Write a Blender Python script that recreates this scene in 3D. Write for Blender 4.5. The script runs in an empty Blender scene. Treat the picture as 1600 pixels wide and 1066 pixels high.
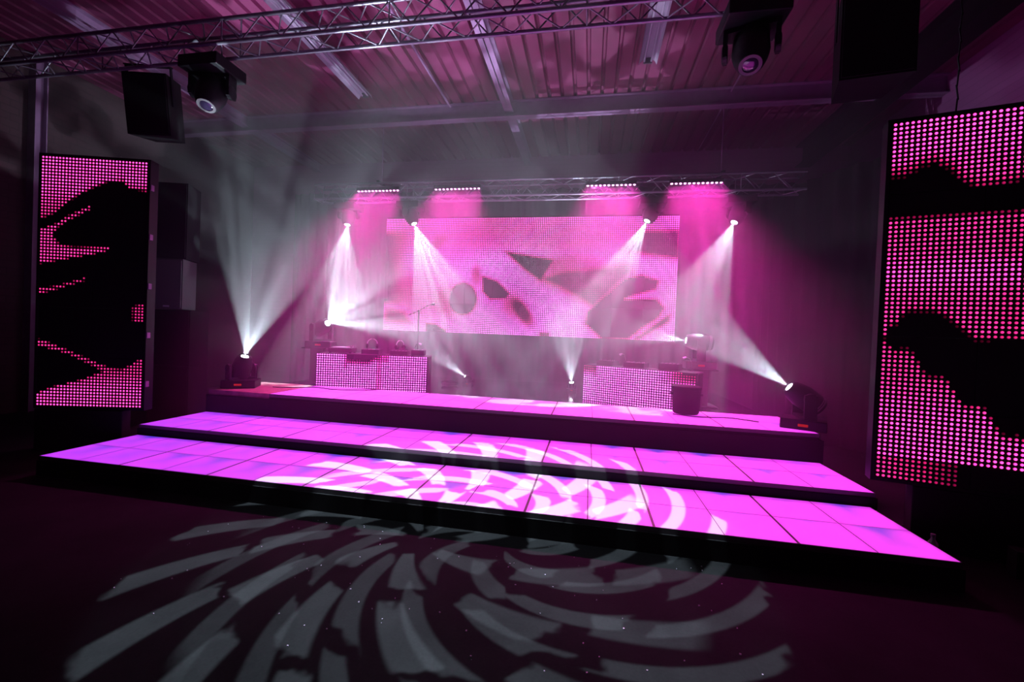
import bpy, bmesh, math, random
from mathutils import Vector, Matrix
sc = bpy.context.scene
COL = sc.collection
PI = math.pi
random.seed(7)

# ------------------------------------------------------------------ camera
YAW, PITCH, ROLL = -0.1807, -0.0138, 0.0397
CP = Vector((5.4535, -3.33, 1.6158))
cy_, sy_, cp_, sp_ = math.cos(YAW), math.sin(YAW), math.cos(PITCH), math.sin(PITCH)
fwd = Vector((sy_*cp_, cy_*cp_, sp_)); rgt = Vector((cy_, -sy_, 0)); upv = rgt.cross(fwd)
rr = math.cos(ROLL)*rgt + math.sin(ROLL)*upv
uu = -math.sin(ROLL)*rgt + math.cos(ROLL)*upv
cam = bpy.data.objects.new('camera', bpy.data.cameras.new('camera'))
COL.objects.link(cam)
cam.matrix_world = Matrix(((rr.x, uu.x, -fwd.x, CP.x), (rr.y, uu.y, -fwd.y, CP.y), (rr.z, uu.z, -fwd.z, CP.z), (0, 0, 0, 1)))
cam.data.sensor_width = 36.0
cam.data.lens = 658.4/1600*36
cam.data.clip_start = 0.05
sc.camera = cam

# ------------------------------------------------------------------ view, haze
sc.view_settings.view_transform = 'Standard'
sc.view_settings.look = 'None'
sc.view_settings.exposure = 0.0
sc.view_settings.gamma = 1.0
sc.cycles.max_bounces = 5
sc.cycles.diffuse_bounces = 2
sc.cycles.glossy_bounces = 2
sc.cycles.volume_bounces = 0
sc.cycles.use_denoising = True
sc.cycles.sample_clamp_indirect = 4.0
sc.cycles.use_light_tree = True
HAZE = 0.001     # thin haze everywhere; the dense haze around the stage is a volume of its own
HAZE_STAGE = 0.078
world = bpy.data.worlds.new('world'); sc.world = world
world.use_nodes = True
wt = world.node_tree; wt.nodes.clear()
wo = wt.nodes.new('ShaderNodeOutputWorld'); wb = wt.nodes.new('ShaderNodeBackground')
wb.inputs['Color'].default_value = (0, 0, 0, 1); wb.inputs['Strength'].default_value = 0
wv = wt.nodes.new('ShaderNodeVolumeScatter')
wv.inputs['Density'].default_value = HAZE; wv.inputs['Anisotropy'].default_value = 0.25
wt.links.new(wb.outputs[0], wo.inputs['Surface']); wt.links.new(wv.outputs[0], wo.inputs['Volume'])

# lamp strengths (watts)
P_T1, P_T2, P_T3, P_T4 = 1150, 1500, 1250, 1000
P_FL, P_FR, P_ML, P_MR, P_C1, P_C2 = 800, 900, 560, 600, 1000, 600
P_BAR = 74
P_POOL = 2400   # the two gobo spots on the truss above the picture
PALE = (0.72, 0.87, 1.0)

# ------------------------------------------------------------------ materials
def pbr(name, col, rough=0.6, metal=0.0, spec=0.5, noise=None, bump=None):
    m = bpy.data.materials.new(name); m.use_nodes = True
    nt = m.node_tree; b = nt.nodes['Principled BSDF']
    b.inputs['Base Color'].default_value = (*col, 1); b.inputs['Roughness'].default_value = rough
    b.inputs['Metallic'].default_value = metal; b.inputs['Specular IOR Level'].default_value = spec
    tc = nt.nodes.new('ShaderNodeTexCoord')
    if noise:
        sc_, amt = noise
        n = nt.nodes.new('ShaderNodeTexNoise'); n.inputs['Scale'].default_value = sc_; n.inputs['Detail'].default_value = 6
        nt.links.new(tc.outputs['Object'], n.inputs['Vector'])
        r = nt.nodes.new('ShaderNodeValToRGB')
        r.color_ramp.elements[0].position = 0.3; r.color_ramp.elements[1].position = 0.7
        r.color_ramp.elements[0].color = (*[c*(1-amt) for c in col], 1); r.color_ramp.elements[1].color = (*[min(1, c*(1+amt)) for c in col], 1)
        nt.links.new(n.outputs['Fac'], r.inputs['Fac']); nt.links.new(r.outputs[0], b.inputs['Base Color'])
    if bump:
        n2 = nt.nodes.new('ShaderNodeTexNoise'); n2.inputs['Scale'].default_value = bump[0]; n2.inputs['Detail'].default_value = 4
        nt.links.new(tc.outputs['Object'], n2.inputs['Vector'])
        bp = nt.nodes.new('ShaderNodeBump'); bp.inputs['Strength'].default_value = bump[1]; bp.inputs['Distance'].default_value = 0.02
        nt.links.new(n2.outputs['Fac'], bp.inputs['Height']); nt.links.new(bp.outputs[0], b.inputs['Normal'])
    return m

def emis(name, col, s):
    m = bpy.data.materials.new(name); m.use_nodes = True; nt = m.node_tree; nt.nodes.clear()
    o = nt.nodes.new('ShaderNodeOutputMaterial'); e = nt.nodes.new('ShaderNodeEmission')
    e.inputs['Color'].default_value = (*col, 1); e.inputs['Strength'].default_value = s
    nt.links.new(e.outputs[0], o.inputs['Surface'])
    return m

M = dict(
    black=pbr('black_paint', (0.018, 0.017, 0.020), 0.55, noise=(6, 0.3)),
    gloss=pbr('glossy_black_deck', (0.012, 0.011, 0.014), 0.16, bump=(3, 0.05)),
    plastic=pbr('black_plastic', (0.010, 0.009, 0.012), 0.45, spec=0.22),
    rubber=pbr('matt_black', (0.010, 0.010, 0.011), 0.85, spec=0.15),
    alu=pbr('brushed_aluminium', (0.30, 0.27, 0.34), 0.4, 0.7, noise=(30, 0.1)),
    steel=pbr('painted_steel', (0.30, 0.15, 0.30), 0.5, 0.0, noise=(8, 0.12)),
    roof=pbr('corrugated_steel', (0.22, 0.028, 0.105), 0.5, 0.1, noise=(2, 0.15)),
    white=pbr('white_enamel', (0.42, 0.34, 0.46), 0.35),
    cloth=pbr('black_stage_cloth', (0.012, 0.010, 0.013), 0.95, spec=0.1, noise=(10, 0.3)),
    grey=pbr('dark_grey_shell', (0.10, 0.09, 0.10), 0.5),
    wood=pbr('worn_ply_deck', (0.30, 0.17, 0.16), 0.5, noise=(9, 0.3)),
    chrome=pbr('chrome', (0.8, 0.8, 0.82), 0.15, 1.0),
    glass=pbr('dark_lens_glass', (0.03, 0.02, 0.05), 0.06, 0.0, 1.0),
    pale=pbr('pale_plastic', (0.6, 0.55, 0.65), 0.4),
    lens=emis('lit_lens', (0.86, 0.94, 1.0), 30),
    redled=emis('red_display', (1, 0.03, 0.02), 0.35),
    barled=emis('pink_diode', (1.0, 0.35, 0.85), 7.0),
)

def brick_mat(name, c1, c2, mortar):
    m = pbr(name, c1, 0.85); nt = m.node_tree; b = nt.nodes['Principled BSDF']
    tc = nt.nodes.new('ShaderNodeTexCoord'); mp = nt.nodes.new('ShaderNodeMapping')
    mp.inputs['Rotation'].default_value = (PI/2, 0, 0) if name.endswith('back') else (PI/2, 0, PI/2)
    br = nt.nodes.new('ShaderNodeTexBrick'); br.inputs['Scale'].default_value = 2.2
    br.inputs['Color1'].default_value = (*c1, 1); br.inputs['Color2'].default_value = (*c2, 1); br.inputs['Mortar'].default_value = (*mortar, 1)
    sx = nt.nodes.new('ShaderNodeSeparateXYZ'); cx = nt.nodes.new('ShaderNodeCombineXYZ')
    nt.links.new(tc.outputs['Object'], sx.inputs[0])
    nt.links.new(sx.outputs['X' if name.endswith('back') else 'Y'], cx.inputs['X']); nt.links.new(sx.outputs['Z'], cx.inputs['Y'])
    nt.links.new(cx.outputs[0], br.inputs['Vector']); nt.nodes.remove(mp)
    nt.links.new(br.outputs['Color'], b.inputs['Base Color'])
    bp = nt.nodes.new('ShaderNodeBump'); bp.inputs['Strength'].default_value = 0.3; bp.inputs['Distance'].default_value = 0.01
    bp.invert = True
    nt.links.new(br.outputs['Fac'], bp.inputs['Height']); nt.links.new(bp.outputs[0], b.inputs['Normal'])
    return m
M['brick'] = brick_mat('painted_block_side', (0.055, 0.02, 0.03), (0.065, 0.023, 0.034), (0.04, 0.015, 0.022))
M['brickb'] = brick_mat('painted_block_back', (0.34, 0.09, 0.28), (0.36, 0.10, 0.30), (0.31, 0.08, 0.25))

def floor_mat():
    m = pbr('dark_screed_floor', (0.07, 0.07, 0.072), 0.75, spec=0.06); nt = m.node_tree; b = nt.nodes['Principled BSDF']
    tc = nt.nodes.new('ShaderNodeTexCoord')
    n = nt.nodes.new('ShaderNodeTexNoise'); n.inputs['Scale'].default_value = 1.6; n.inputs['Detail'].default_value = 8; n.inputs['Roughness'].default_value = 0.65
    n2 = nt.nodes.new('ShaderNodeTexNoise'); n2.inputs['Scale'].default_value = 60; n2.inputs['Detail'].default_value = 3
    mx = nt.nodes.new('ShaderNodeMath'); mx.operation = 'MULTIPLY_ADD'; mx.inputs[1].default_value = 0.35
    nt.links.new(tc.outputs['Object'], n.inputs['Vector']); nt.links.new(tc.outputs['Object'], n2.inputs['Vector'])
    nt.links.new(n2.outputs['Fac'], mx.inputs[0]); nt.links.new(n.outputs['Fac'], mx.inputs[2])
    r = nt.nodes.new('ShaderNodeValToRGB')
    r.color_ramp.elements[0].position = 0.45; r.color_ramp.elements[0].color = (0.007, 0.0075, 0.008, 1)
    r.color_ramp.elements[1].position = 0.95; r.color_ramp.elements[1].color = (0.019, 0.020, 0.021, 1)
    nt.links.new(mx.outputs[0], r.inputs['Fac']); nt.links.new(r.outputs[0], b.inputs['Base Color'])
    return m
M['floor'] = floor_mat()

def tile_mat():
    # translucent acrylic tile lit from inside: magenta, bluer towards some edges and the four diagonals
    m = bpy.data.materials.new('lit_acrylic_tile'); m.use_nodes = True; nt = m.node_tree; b = nt.nodes['Principled BSDF']
    b.inputs['Base Color'].default_value = (0.34, 0.34, 0.34, 1); b.inputs['Roughness'].default_value = 0.4
    at = nt.nodes.new('ShaderNodeAttribute'); at.attribute_name = 'glow'; at.attribute_type = 'GEOMETRY'
    oi = nt.nodes.new('ShaderNodeObjectInfo')
    mu = nt.nodes.new('ShaderNodeMix'); mu.data_type = 'RGBA'; mu.blend_type = 'MULTIPLY'; mu.inputs['Factor'].default_value = 1
    nt.links.new(at.outputs['Color'], mu.inputs[6]); nt.links.new(oi.outputs['Color'], mu.inputs[7])
    nt.links.new(mu.outputs[2], b.inputs['Emission Color']); b.inputs['Emission Strength'].default_value = 1.0
    return m
M['tile'] = tile_mat()

def led_mat():
    m = bpy.data.materials.new('led_diodes'); m.use_nodes = True; nt = m.node_tree; nt.nodes.clear()
    o = nt.nodes.new('ShaderNodeOutputMaterial'); e = nt.nodes.new('ShaderNodeEmission')
    at = nt.nodes.new('ShaderNodeAttribute'); at.attribute_name = 'glow'
    nt.links.new(at.outputs['Color'], e.inputs['Color']); e.inputs['Strength'].default_value = 1.0
    nt.links.new(e.outputs[0], o.inputs['Surface'])
    return m
M['led'] = led_mat()

# ------------------------------------------------------------------ mesh helpers
class MB:
    def __init__(s): s.v = []; s.f = []; s.sm = []
    def add(s, vs, fs, smooth=False):
        n = len(s.v); s.v += [tuple(v) for v in vs]; s.f += [tuple(i+n for i in f) for f in fs]; s.sm += [smooth]*len(fs); return s
    def box(s, x0, x1, y0, y1, z0, z1, mat=None, bev=0.0):
        if bev > 0:
            bm = bmesh.new(); bmesh.ops.create_cube(bm, size=1)
            for v in bm.verts: v.co = Vector(((x0+x1)/2+v.co.x*(x1-x0), (y0+y1)/2+v.co.y*(y1-y0), (z0+z1)/2+v.co.z*(z1-z0)))
            bmesh.ops.bevel(bm, geom=bm.edges[:], offset=bev, segments=2, affect='EDGES', profile=0.6)
            bm.verts.ensure_lookup_table()
            vs = [v.co.copy() for v in bm.verts]; fs = [[v.index for v in f.verts] for f in bm.faces]; bm.free()
        else:
            vs = [Vector(p) for p in [(x0,y0,z0),(x1,y0,z0),(x1,y1,z0),(x0,y1,z0),(x0,y0,z1),(x1,y0,z1),(x1,y1,z1),(x0,y1,z1)]]
            fs = [(0,3,2,1),(4,5,6,7),(0,1,5,4),(1,2,6,5),(2,3,7,6),(3,0,4,7)]
        if mat: vs = [mat @ v for v in vs]
        return s.add(vs, fs)
    def tube(s, pts, r, n=8, cap=True):
        pts = [Vector(p) for p in pts]; rings = []
        rs = r if isinstance(r, (list, tuple)) else [r]*len(pts)
        vs = []; ref = None
        for i, p in enumerate(pts):
            d = (pts[min(i+1, len(pts)-1)] - pts[max(i-1, 0)]).normalized()
            if ref is None: ref = Vector((0, 0, 1)) if abs(d.z) < 0.9 else Vector((1, 0, 0))
            a = d.cross(ref).normalized(); b = d.cross(a).normalized(); ref = -b if False else ref
            for k in range(n):
                t = 2*PI*k/n; vs.append(p + (a*math.cos(t) + b*math.sin(t))*rs[i])
        fs = []
        for i in range(len(pts)-1):
            for k in range(n):
                fs.append((i*n+k, i*n+(k+1) % n, (i+1)*n+(k+1) % n, (i+1)*n+k))
        if cap: fs.append(tuple(range(n))[::-1]); fs.append(tuple((len(pts)-1)*n+k for k in range(n)))
        return s.add(vs, fs, True)
    def lathe(s, prof, org, axis, n=20):
        # prof: list of (distance along axis, radius)
        axis = Vector(axis).normalized(); org = Vector(org)
        ref = Vector((0, 0, 1)) if abs(axis.z) < 0.9 else Vector((1, 0, 0))
        a = axis.cross(ref).normalized(); b = axis.cross(a).normalized(); vs = []; fs = []
        for (t, r) in prof:
            for k in range(n):
                q = 2*PI*k/n; vs.append(org + axis*t + (a*math.cos(q) + b*math.sin(q))*r)
        for i in range(len(prof)-1):
            for k in range(n): fs.append((i*n+k, i*n+(k+1) % n, (i+1)*n+(k+1) % n, (i+1)*n+k))
        fs.append(tuple(range(n))[::-1]); fs.append(tuple((len(prof)-1)*n+k for k in range(n)))
        return s.add(vs, fs, True)
    def build(s, name, mat, parent=None, inv=None):
        me = bpy.data.meshes.new(name)
        vs = s.v if inv is None else [tuple(inv @ Vector(v)) for v in s.v]
        me.from_pydata(vs, [], s.f); me.update()
        me.polygons.foreach_set('use_smooth', s.sm)
        me.materials.append(mat)
        if any(s.sm) and not all(s.sm) or any(s.sm):
            try: me.set_sharp_from_angle(angle=math.radians(40))
            except Exception: pass
        o = bpy.data.objects.new(name, me); COL.objects.link(o)
        if parent: o.parent = parent
        return o

def tag(o, label=None, cat=None, group=None, kind=None):
    if label: o['label'] = label
    if cat: o['category'] = cat
    if group: o['group'] = group
    if kind: o['kind'] = kind
    return o
def empty(name, loc, rz=0):
    o = bpy.data.objects.new(name, None); COL.objects.link(o); o.location = loc; o.rotation_euler = (0, 0, rz); o.empty_display_size = 0.1
    return o
def struct(mb, name, mat, label):
    o = mb.build(name, mat); o['kind'] = 'structure'; o['label'] = label; return o

# ------------------------------------------------------------------ room
ZC = 6.0; XL = -3.9; XR = 10.85; YB = 6.95; YF = -6.0
struct(MB().box(XL-.2, XR+.2, YF, YB+.2, -0.15, 0.0), 'floor', M['floor'], 'dark grey screed floor of the hall in front of the stage')
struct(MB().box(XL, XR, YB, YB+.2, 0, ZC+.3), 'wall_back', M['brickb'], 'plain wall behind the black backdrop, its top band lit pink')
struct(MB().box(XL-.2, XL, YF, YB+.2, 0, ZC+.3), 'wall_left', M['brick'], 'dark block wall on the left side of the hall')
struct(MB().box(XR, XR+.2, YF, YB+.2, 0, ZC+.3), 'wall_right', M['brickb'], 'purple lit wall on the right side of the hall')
mb = MB()   # corrugated roof sheet: trapezoid ribs running in depth
x = XL-.2; prof = []
while x < XR+.2:
    prof += [(x, 0.0), (x+.165, 0.0), (x+.185, .055), (x+.215, .055)]; x += .235
prof.append((x, 0))
vs = []; fs = []
for y in (YF, YB+.2):
    vs += [(px, y, ZC+pz) for px, pz in prof]
n = len(prof); fs = [(i, i+n, i+n+1, i+1) for i in range(n-1)]
mb.add(vs, fs)
mb.box(XL-.2, XR+.2, YF, YB+.2, ZC+.07, ZC+.12)
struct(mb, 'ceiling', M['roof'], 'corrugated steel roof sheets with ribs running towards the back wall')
def ibeam_y(x, w, z0, z1, y0, y1):
    return MB().box(x-w/2, x+w/2, y0, y1, z0, z0+.015).box(x-w/2, x+w/2, y0, y1, z1-.015, z1).box(x-.008, x+.008, y0, y1, z0, z1)
struct(ibeam_y(3.80, .17, 5.80, 6.0, YF, YB), 'trim_1', M['steel'], 'steel roof beam running over the middle of the stage')
struct(ibeam_y(-1.9, .17, 5.80, 6.0, YF, YB), 'trim_2', M['steel'], 'steel roof beam above the left light tower')
struct(ibeam_y(9.9, .3, 5.55, 6.0, YF, YB), 'trim_3', M['rubber'], 'dark roof beam along the right wall')
mb = MB().box(XL, XR, 4.42, 4.58, 5.70, 5.715).box(XL, XR, 4.42, 4.58, 5.985, 6.0).box(XL, XR, 4.492, 4.508, 5.70, 6.0)
struct(mb, 'trim_4', M['steel'], 'steel cross beam under the roof, running the width of the hall')
mb = MB().box(XL+.0, XL+.16, 2.15, 2.165, 0, 6).box(XL+.0, XL+.16, 2.30, 2.315, 0, 6).box(XL+.07, XL+.08, 2.15, 2.31, 0, 6)
struct(mb, 'trim_5', M['steel'], 'steel column against the left wall')

# drapes
def drape(name, path, z0, z1, label, amp=.05, step=.045, per=.28):
    pts = []; 
    for i in range(len(path)-1):
        a, b = Vector(path[i]), Vector(path[i+1]); L = (b-a).length; nrm = Vector((-(b-a).y, (b-a).x)).normalized(); k = int(L/step)
        for j in range(k+(i == len(path)-2)):
            t = j*step; pts.append(a+(b-a).normalized()*t + nrm*(amp*math.sin(2*PI*t/per+.6*math.sin(t*2.1)) + .02*math.sin(t*9)))
    n = len(pts); vs = [(p.x, p.y, z0) for p in pts] + [(p.x, p.y, z1) for p in pts]
    fs = [(i, i+1, i+n+1, i+n) for i in range(n-1)]
    m = MB().add(vs, fs, True); o = m.build(name, M['cloth'])
    s = o.modifiers.new('solid', 'SOLIDIFY'); s.thickness = 0.01
    tag(o, label, 'curtain'); return o
drape('stage_curtain', [(-2.2, 6.45), (9.95, 6.5)], 0.0, 5.05, 'wide black backdrop curtain hanging behind the big screen')
drape('stage_curtain', [(8.85, 6.2), (9.25, 4.6), (10.3, 3.3)], 0.0, 4.55, 'black side curtain in folds behind the right light tower')

# ------------------------------------------------------------------ stage
H1, H2, H3, HD = 0.20, 0.3216, 0.638, 0.565
TH = 0.045  # thickness of lit panels
def platform(x0, x1, y0, y1, z1, label, name='stage_step', mat='black'):
    r = empty(name, ((x0+x1)/2, (y0+y1)/2, 0)); tag(r, label, 'stage platform')
    cx, cyy = (x0+x1)/2, (y0+y1)/2
    MB().box(x0-cx, x1-cx, y0-cyy+.012, y1-cyy, z1-.02, z1).build('deck_board', M[mat], r)
    MB().box(x0-cx+.01, x1-cx-.01, y0-cyy+.02, y1-cyy-.01, .0, z1-.02).build('riser_skirt', M['black'], r)
    MB().box(x0-cx-.012, x1-cx+.012, y0-cyy-.0, y0-cyy+.012, .0, z1).build('front_fascia', M['rubber'], r)
    return r
platform(0, 8.0, 0, 0.97, H1-TH, 'lowest black stage step carrying the front row of lit panels')
platform(-.015, 8.052, .98, 1.95, H2-TH, 'middle black stage step between the front step and the stage')
platform(-.05, 8.09, 1.965, 6.2, HD, 'high black stage platform under booths and big screen', 'stage_platform', 'gloss')
# plain deck at the left end of the stage
tag(MB().box(-.04, .975, 1.985, 3.05, HD, H3).build('deck_plate', M['wood']), 'unlit reddish deck plate at the left end of the stage', 'deck plate')

ORD = ['first', 'second', 'third', 'fourth', 'fifth', 'sixth', 'seventh', 'eighth']
def tile_mesh(w, d, seed):
    rnd = random.Random(seed); g = 12
    me = bpy.data.meshes.new('light_tile'); vs = []; cols = []
    blue_back = rnd.uniform(.15, 1.3); blue_c = rnd.uniform(.1, .8)
    for j in range(g+1):
        for i in range(g+1):
            u, v = i/g-.5, j/g-.5
            vs.append((u*w, v*d, 0))
            dep = max(0, v-abs(u))*2           # back wedge of the light box
            cen = max(0, 1-2.4*math.hypot(u, v))
            t = min(1, blue_back*dep*1.3 + blue_c*cen*.55)
            edge = 1-.22*max(0, (max(abs(u), abs(v))-.42)/.08)
            diag = 1-.10*math.exp(-((abs(u)-abs(v))/.03)**2)
            c = [ (1-t)*.98+t*.16, (1-t)*.055+t*.05, (1-t)*1.0+t*.72 ]
            cols.append([q*edge*diag for q in c]+[1])
    n = g+1; fs = [(j*n+i, j*n+i+1, (j+1)*n+i+1, (j+1)*n+i) for j in range(g) for i in range(g)]
    # sides so that the tile is a solid slab
    b = len(vs); vs += [(-w/2, -d/2, -.03), (w/2, -d/2, -.03), (w/2, d/2, -.03), (-w/2, d/2, -.03)]; cols += [[.4, .03, .4, 1]]*4
    fs += [(b, b+3, b+2, b+1), (b, b+1, g, 0), (b+1, b+2, n*n-1, g), (b+2, b+3, n*g, n*n-1), (b+3, b, 0, n*g)]
    me.from_pydata(vs, [], fs); me.update()
    ca = me.color_attributes.new('glow', 'FLOAT_COLOR', 'POINT')
    for i, c in enumerate(cols): ca.data[i].color = c
    me.materials.append(M['tile']); return me
MW = {}
def floor_panel(x0, w, y0, d, z, label, group, k, tint):
    r = empty('light_floor_panel', (x0+w/2, y0+d/2, z-TH)); tag(r, label, 'lit floor panel', group)
    g = .010; key = (round(w, 3), round(d, 3))
    if key not in MW:
        f = MB()
        f.box(-w/2, w/2, -d/2, d/2, 0, TH-.031)
        for (a, b_) in ((-w/2, -w/2+g), (-.004, .004), (w/2-g, w/2)): f.box(a, b_, -d/2, d/2, TH-.031, TH-.001)
        for (a, b_) in ((-d/2, -d/2+g*.6), (-.004, .004), (d/2-g*.6, d/2)): f.box(-w/2+g, w/2-g, a, b_, TH-.031, TH-.002)
        fr = f.build('panel_frame', M['grey']); fr.parent = r
        MW[key] = (fr.data, [tile_mesh(w/2-g-.005, d/2-g*.6-.005, s) for s in range(9)])
    else:
        fr = bpy.data.objects.new('panel_frame', MW[key][0]); COL.objects.link(fr); fr.parent = r
    for i in (0, 1):
        for j in (0, 1):
            t = bpy.data.objects.new('light_tile', random.choice(MW[key][1])); COL.objects.link(t); t.parent = r
            tw, td = w/2-g-.005, d/2-g*.6-.005
            t.location = ((-1 if i == 0 else 1)*(tw/2+.0045), (-1 if j == 0 else 1)*(td/2+.0045), TH)
            q = random.uniform(.92, 1.06); t.color = (tint[0]*q, tint[1], tint[2]*q, 1)
def tint_at(X, row):
    t = min(1, max(0, X/5.5))
    if row == 3: return (.82+.26*min(1, X/1.5), 1.0, 1.02)
    return (.42+.56*t, .75+.25*t, .95+.05*t)
for k in range(8):
    tn = tint_at(k+.5, 1)
    floor_panel(k*1.0, 1.0, .0125, .8826-.0125+.08, H1, ORD[k]+' lit magenta floor panel from the left on the lowest step', 'lit floor panels of the lowest step', k, tn)
for k in range(8):
    w = 8.067/8
    floor_panel(-.015+k*w, w, .9925, .87+.06, H2, ORD[k]+' lit magenta floor panel from the left on the middle step', 'lit floor panels of the middle step', k, tint_at(k+.5, 2))
for k in range(7):
    w = 7.08/7
    r = floor_panel(.981+k*w, w, 1.9775, 1.07, H3, ORD[k]+' lit magenta floor panel from the left on the stage edge', 'lit floor panels of the stage edge', k, tint_at(k+.5, 3))
# packing frame below the stage-edge panels, which stand a little above the black deck
tag(MB().box(.985, 8.055, 1.975, 3.04, HD, H3-TH).build('panel_underframe', M['rubber']), 'black underframe raising the lit panels at the stage edge', 'frame')

# ------------------------------------------------------------------ LED surfaces
PX = 0.0375
def smooth(a, b, x):
    t = min(1, max(0, (x-a)/(b-a))); return t*t*(3-2*t)
def in_poly(p, poly):
    x, y = p; c = False; n = len(poly); dmin = 1e9
    for i in range(n):
        x1, y1 = poly[i]; x2, y2 = poly[(i+1) % n]
        if (y1 > y) != (y2 > y) and x < (x2-x1)*(y-y1)/(y2-y1)+x1: c = not c
        dx, dy = x2-x1, y2-y1; t = max(0, min(1, ((x-x1)*dx+(y-y1)*dy)/(dx*dx+dy*dy+1e-9)))
        dmin = min(dmin, math.hypot(x-x1-t*dx, y-y1-t*dy))
    return dmin if c else -dmin
def led_mesh(name, nc, nr, fn, z0=0.0, size=.74, seed=1, ng=4, gain=1.15):
    """one small glowing pyramid-shaped lens per diode, colour per diode"""
    rnd = random.Random(seed)
    vs = []; fs = []; cols = []
    h = PX*size/2
    for r in range(nr):
        for c in range(nc):
            b = fn(c/(nc-1), r/(nr-1), c, r)           # u left-right, v top-bottom
            if b is None: continue
            br, hue = b if isinstance(b, tuple) else (b, 0)
            if br < .012: continue
            cx, cz = (c+.5)*PX, z0+(nr-r-.5)*PX
            n = len(vs)
            hh = h
            q0 = PI/4 if ng == 4 else PI/8; R_ = hh*(1.4142 if ng == 4 else 1.08)
            ring = lambda q, dy: [(cx+q*math.cos(q0+2*PI*i/ng), dy, cz+q*math.sin(q0+2*PI*i/ng)) for i in range(ng)]
            if ng == 4:
                vs += ring(R_, 0)+[(cx, -.006, cz)]
                fs += [(n+i, n+(i+1) % ng, n+ng) for i in range(ng)]
            else:
                vs += ring(R_, 0)+ring(R_*.55, -.006)
                fs += [(n+i, n+(i+1) % ng, n+ng+(i+1) % ng, n+ng+i) for i in range(ng)]+[tuple(n+ng+i for i in range(ng))]
            k = br*gain*rnd.uniform(.85, 1.15)
            # white-pink core, magenta rim; dim diodes turn redder
            core = (5.0*k, (.85*k**1.6)*(1-.6*hue), 5.0*k*(1-.55*hue)*(.45+.55*min(1, br)))
            rim = (.20*k, .004*k, .15*k)
            cols += [rim]*ng+[core]*(1 if ng == 4 else ng)
    me = bpy.data.meshes.new(name); me.from_pydata(vs, [], fs); me.update()
    ca = me.color_attributes.new('glow', 'FLOAT_COLOR', 'POINT')
    flat = [];
    for c in cols: flat += [c[0], c[1], c[2], 1.0]
    ca.data.foreach_set('color', flat)
    me.materials.append(M['led']); return me
def add_mesh(name, me, parent, loc=(0, 0, 0), kind=None, label=None):
    o = bpy.data.objects.new(name, me); COL.objects.link(o); o.parent = parent; o.location = loc
    if kind: o['kind'] = kind
    if label: o['label'] = label
    return o

# picture on the big screen; coordinates inside a 1599x1066 sketch of it
def main_pic(u, v, c, r):
    tl, tr, bl, br_ = (102, 40), (1539, 27), (92, 593), (1520, 640)
    x = (tl[0]*(1-u)+tr[0]*u)*(1-v)+(bl[0]*(1-u)+br_[0]*u)*v
    y = (tl[1]*(1-u)+tr[1]*u)*(1-v)+(bl[1]*(1-u)+br_[1]*u)*v
    b = .86 + .14*math.sin(x*.008+y*.011)
    hue = 0.0
    def dark(poly, soft, amt=1.0):
        nonlocal b, hue
        d = in_poly((x, y), poly); k = smooth(-soft, soft, d)*amt
        b *= (1-k); hue = max(hue, .9*smooth(-soft*2.2, 0, d)*(1 if k < .8 else .6))
    def ell(cx, cy, rx, ry, ang, soft, amt=1.0):
        nonlocal b, hue
        ca, sa = math.cos(ang), math.sin(ang); dx, dy = x-cx, y-cy
        q = math.hypot((dx*ca+dy*sa)/rx, (-dx*sa+dy*ca)/ry); k = (1-smooth(1-soft, 1+soft, q))*amt
        b *= (1-k); hue = max(hue, .8*(1-smooth(1, 1+2.2*soft, q)))
    # left side fades out below a bright top band
    lf = smooth(95, 265, x)*1.0
    fade = 1-(1-lf)*smooth(70, 130, y)*(1-smooth(440, 480, y)*.7)
    b *= fade; hue = max(hue, .8*(1-fade))
    ell(515, 438, 72, 82, 0, .12)
    ell(430, 450, 70, 70, 0, .5, .55)
    ell(300, 430, 120, 90, 0, .6, .45)
    dark([(612, 322), (690, 350), (752, 412), (735, 435), (655, 437), (618, 402)], 8)
    ell(583, 320, 20, 42, 0, .5, .5)
    dark([(728, 200), (968, 242), (905, 345), (830, 292)], 10, .96)
    dark([(905, 335), (1010, 300), (1200, 278), (1310, 262), (1335, 300), (1230, 410), (1160, 480), (1075, 425), (985, 375)], 22, .93)
    ell(1040, 270, 130, 40, 0, .6, .35)
    dark([(1225, 410), (1300, 335), (1380, 315), (1455, 345), (1440, 385), (1340, 420), (1300, 436), (1445, 436), (1478, 480), (1450, 530), (1380, 580), (1320, 634), (1200, 636), (1120, 560), (1130, 500)], 10)
    dark([(1440, 560), (1505, 510), (1500, 545), (1420, 600), (1370, 634), (1350, 634)], 8, .9)
    dark([(1350, 108), (1400, 98), (1545, 92), (1545, 236), (1440, 222), (1340, 205), (1280, 195)], 16, .97)
    ell(815, 500, 30, 72, -.6, .4, .9)
    ell(770, 470, 30, 40, -.5, .7, .4)
    ell(385, 150, 45, 26, -.6, .6, .55)
    dark([(105, 492), (205, 508), (240, 560), (150, 555), (100, 545)], 20, .8)
    dark([(322, 562), (372, 565), (428, 600), (425, 615), (322, 606)], 6, .97)
    dark([(905, 606), (950, 606), (952, 640), (895, 640)], 5, .8)
    ell(700, 100, 500, 60, 0, .8, .18)
    return (max(b, 0), hue)

def frame_back(nc, nr, parent, depth=.12, z0=0):
    """black module cabinets behind the diodes, one per 16x16 block"""
    W, Hh = nc*PX, nr*PX
    cab = None
    for i in range(nc//16):
        for j in range(nr//16):
            if cab is None:
                s = 16*PX
                m = MB().box(.002, s-.002, .004, depth, .002, s-.002, bev=.004)
                cab = m.build('screen_module', M['rubber'], parent); cab.location = (0, 0, z0); d = cab.data
            else:
                c = bpy.data.objects.new('screen_module', d); COL.objects.link(c); c.parent = parent; c.location = (i*16*PX, 0, z0+j*16*PX)

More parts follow.
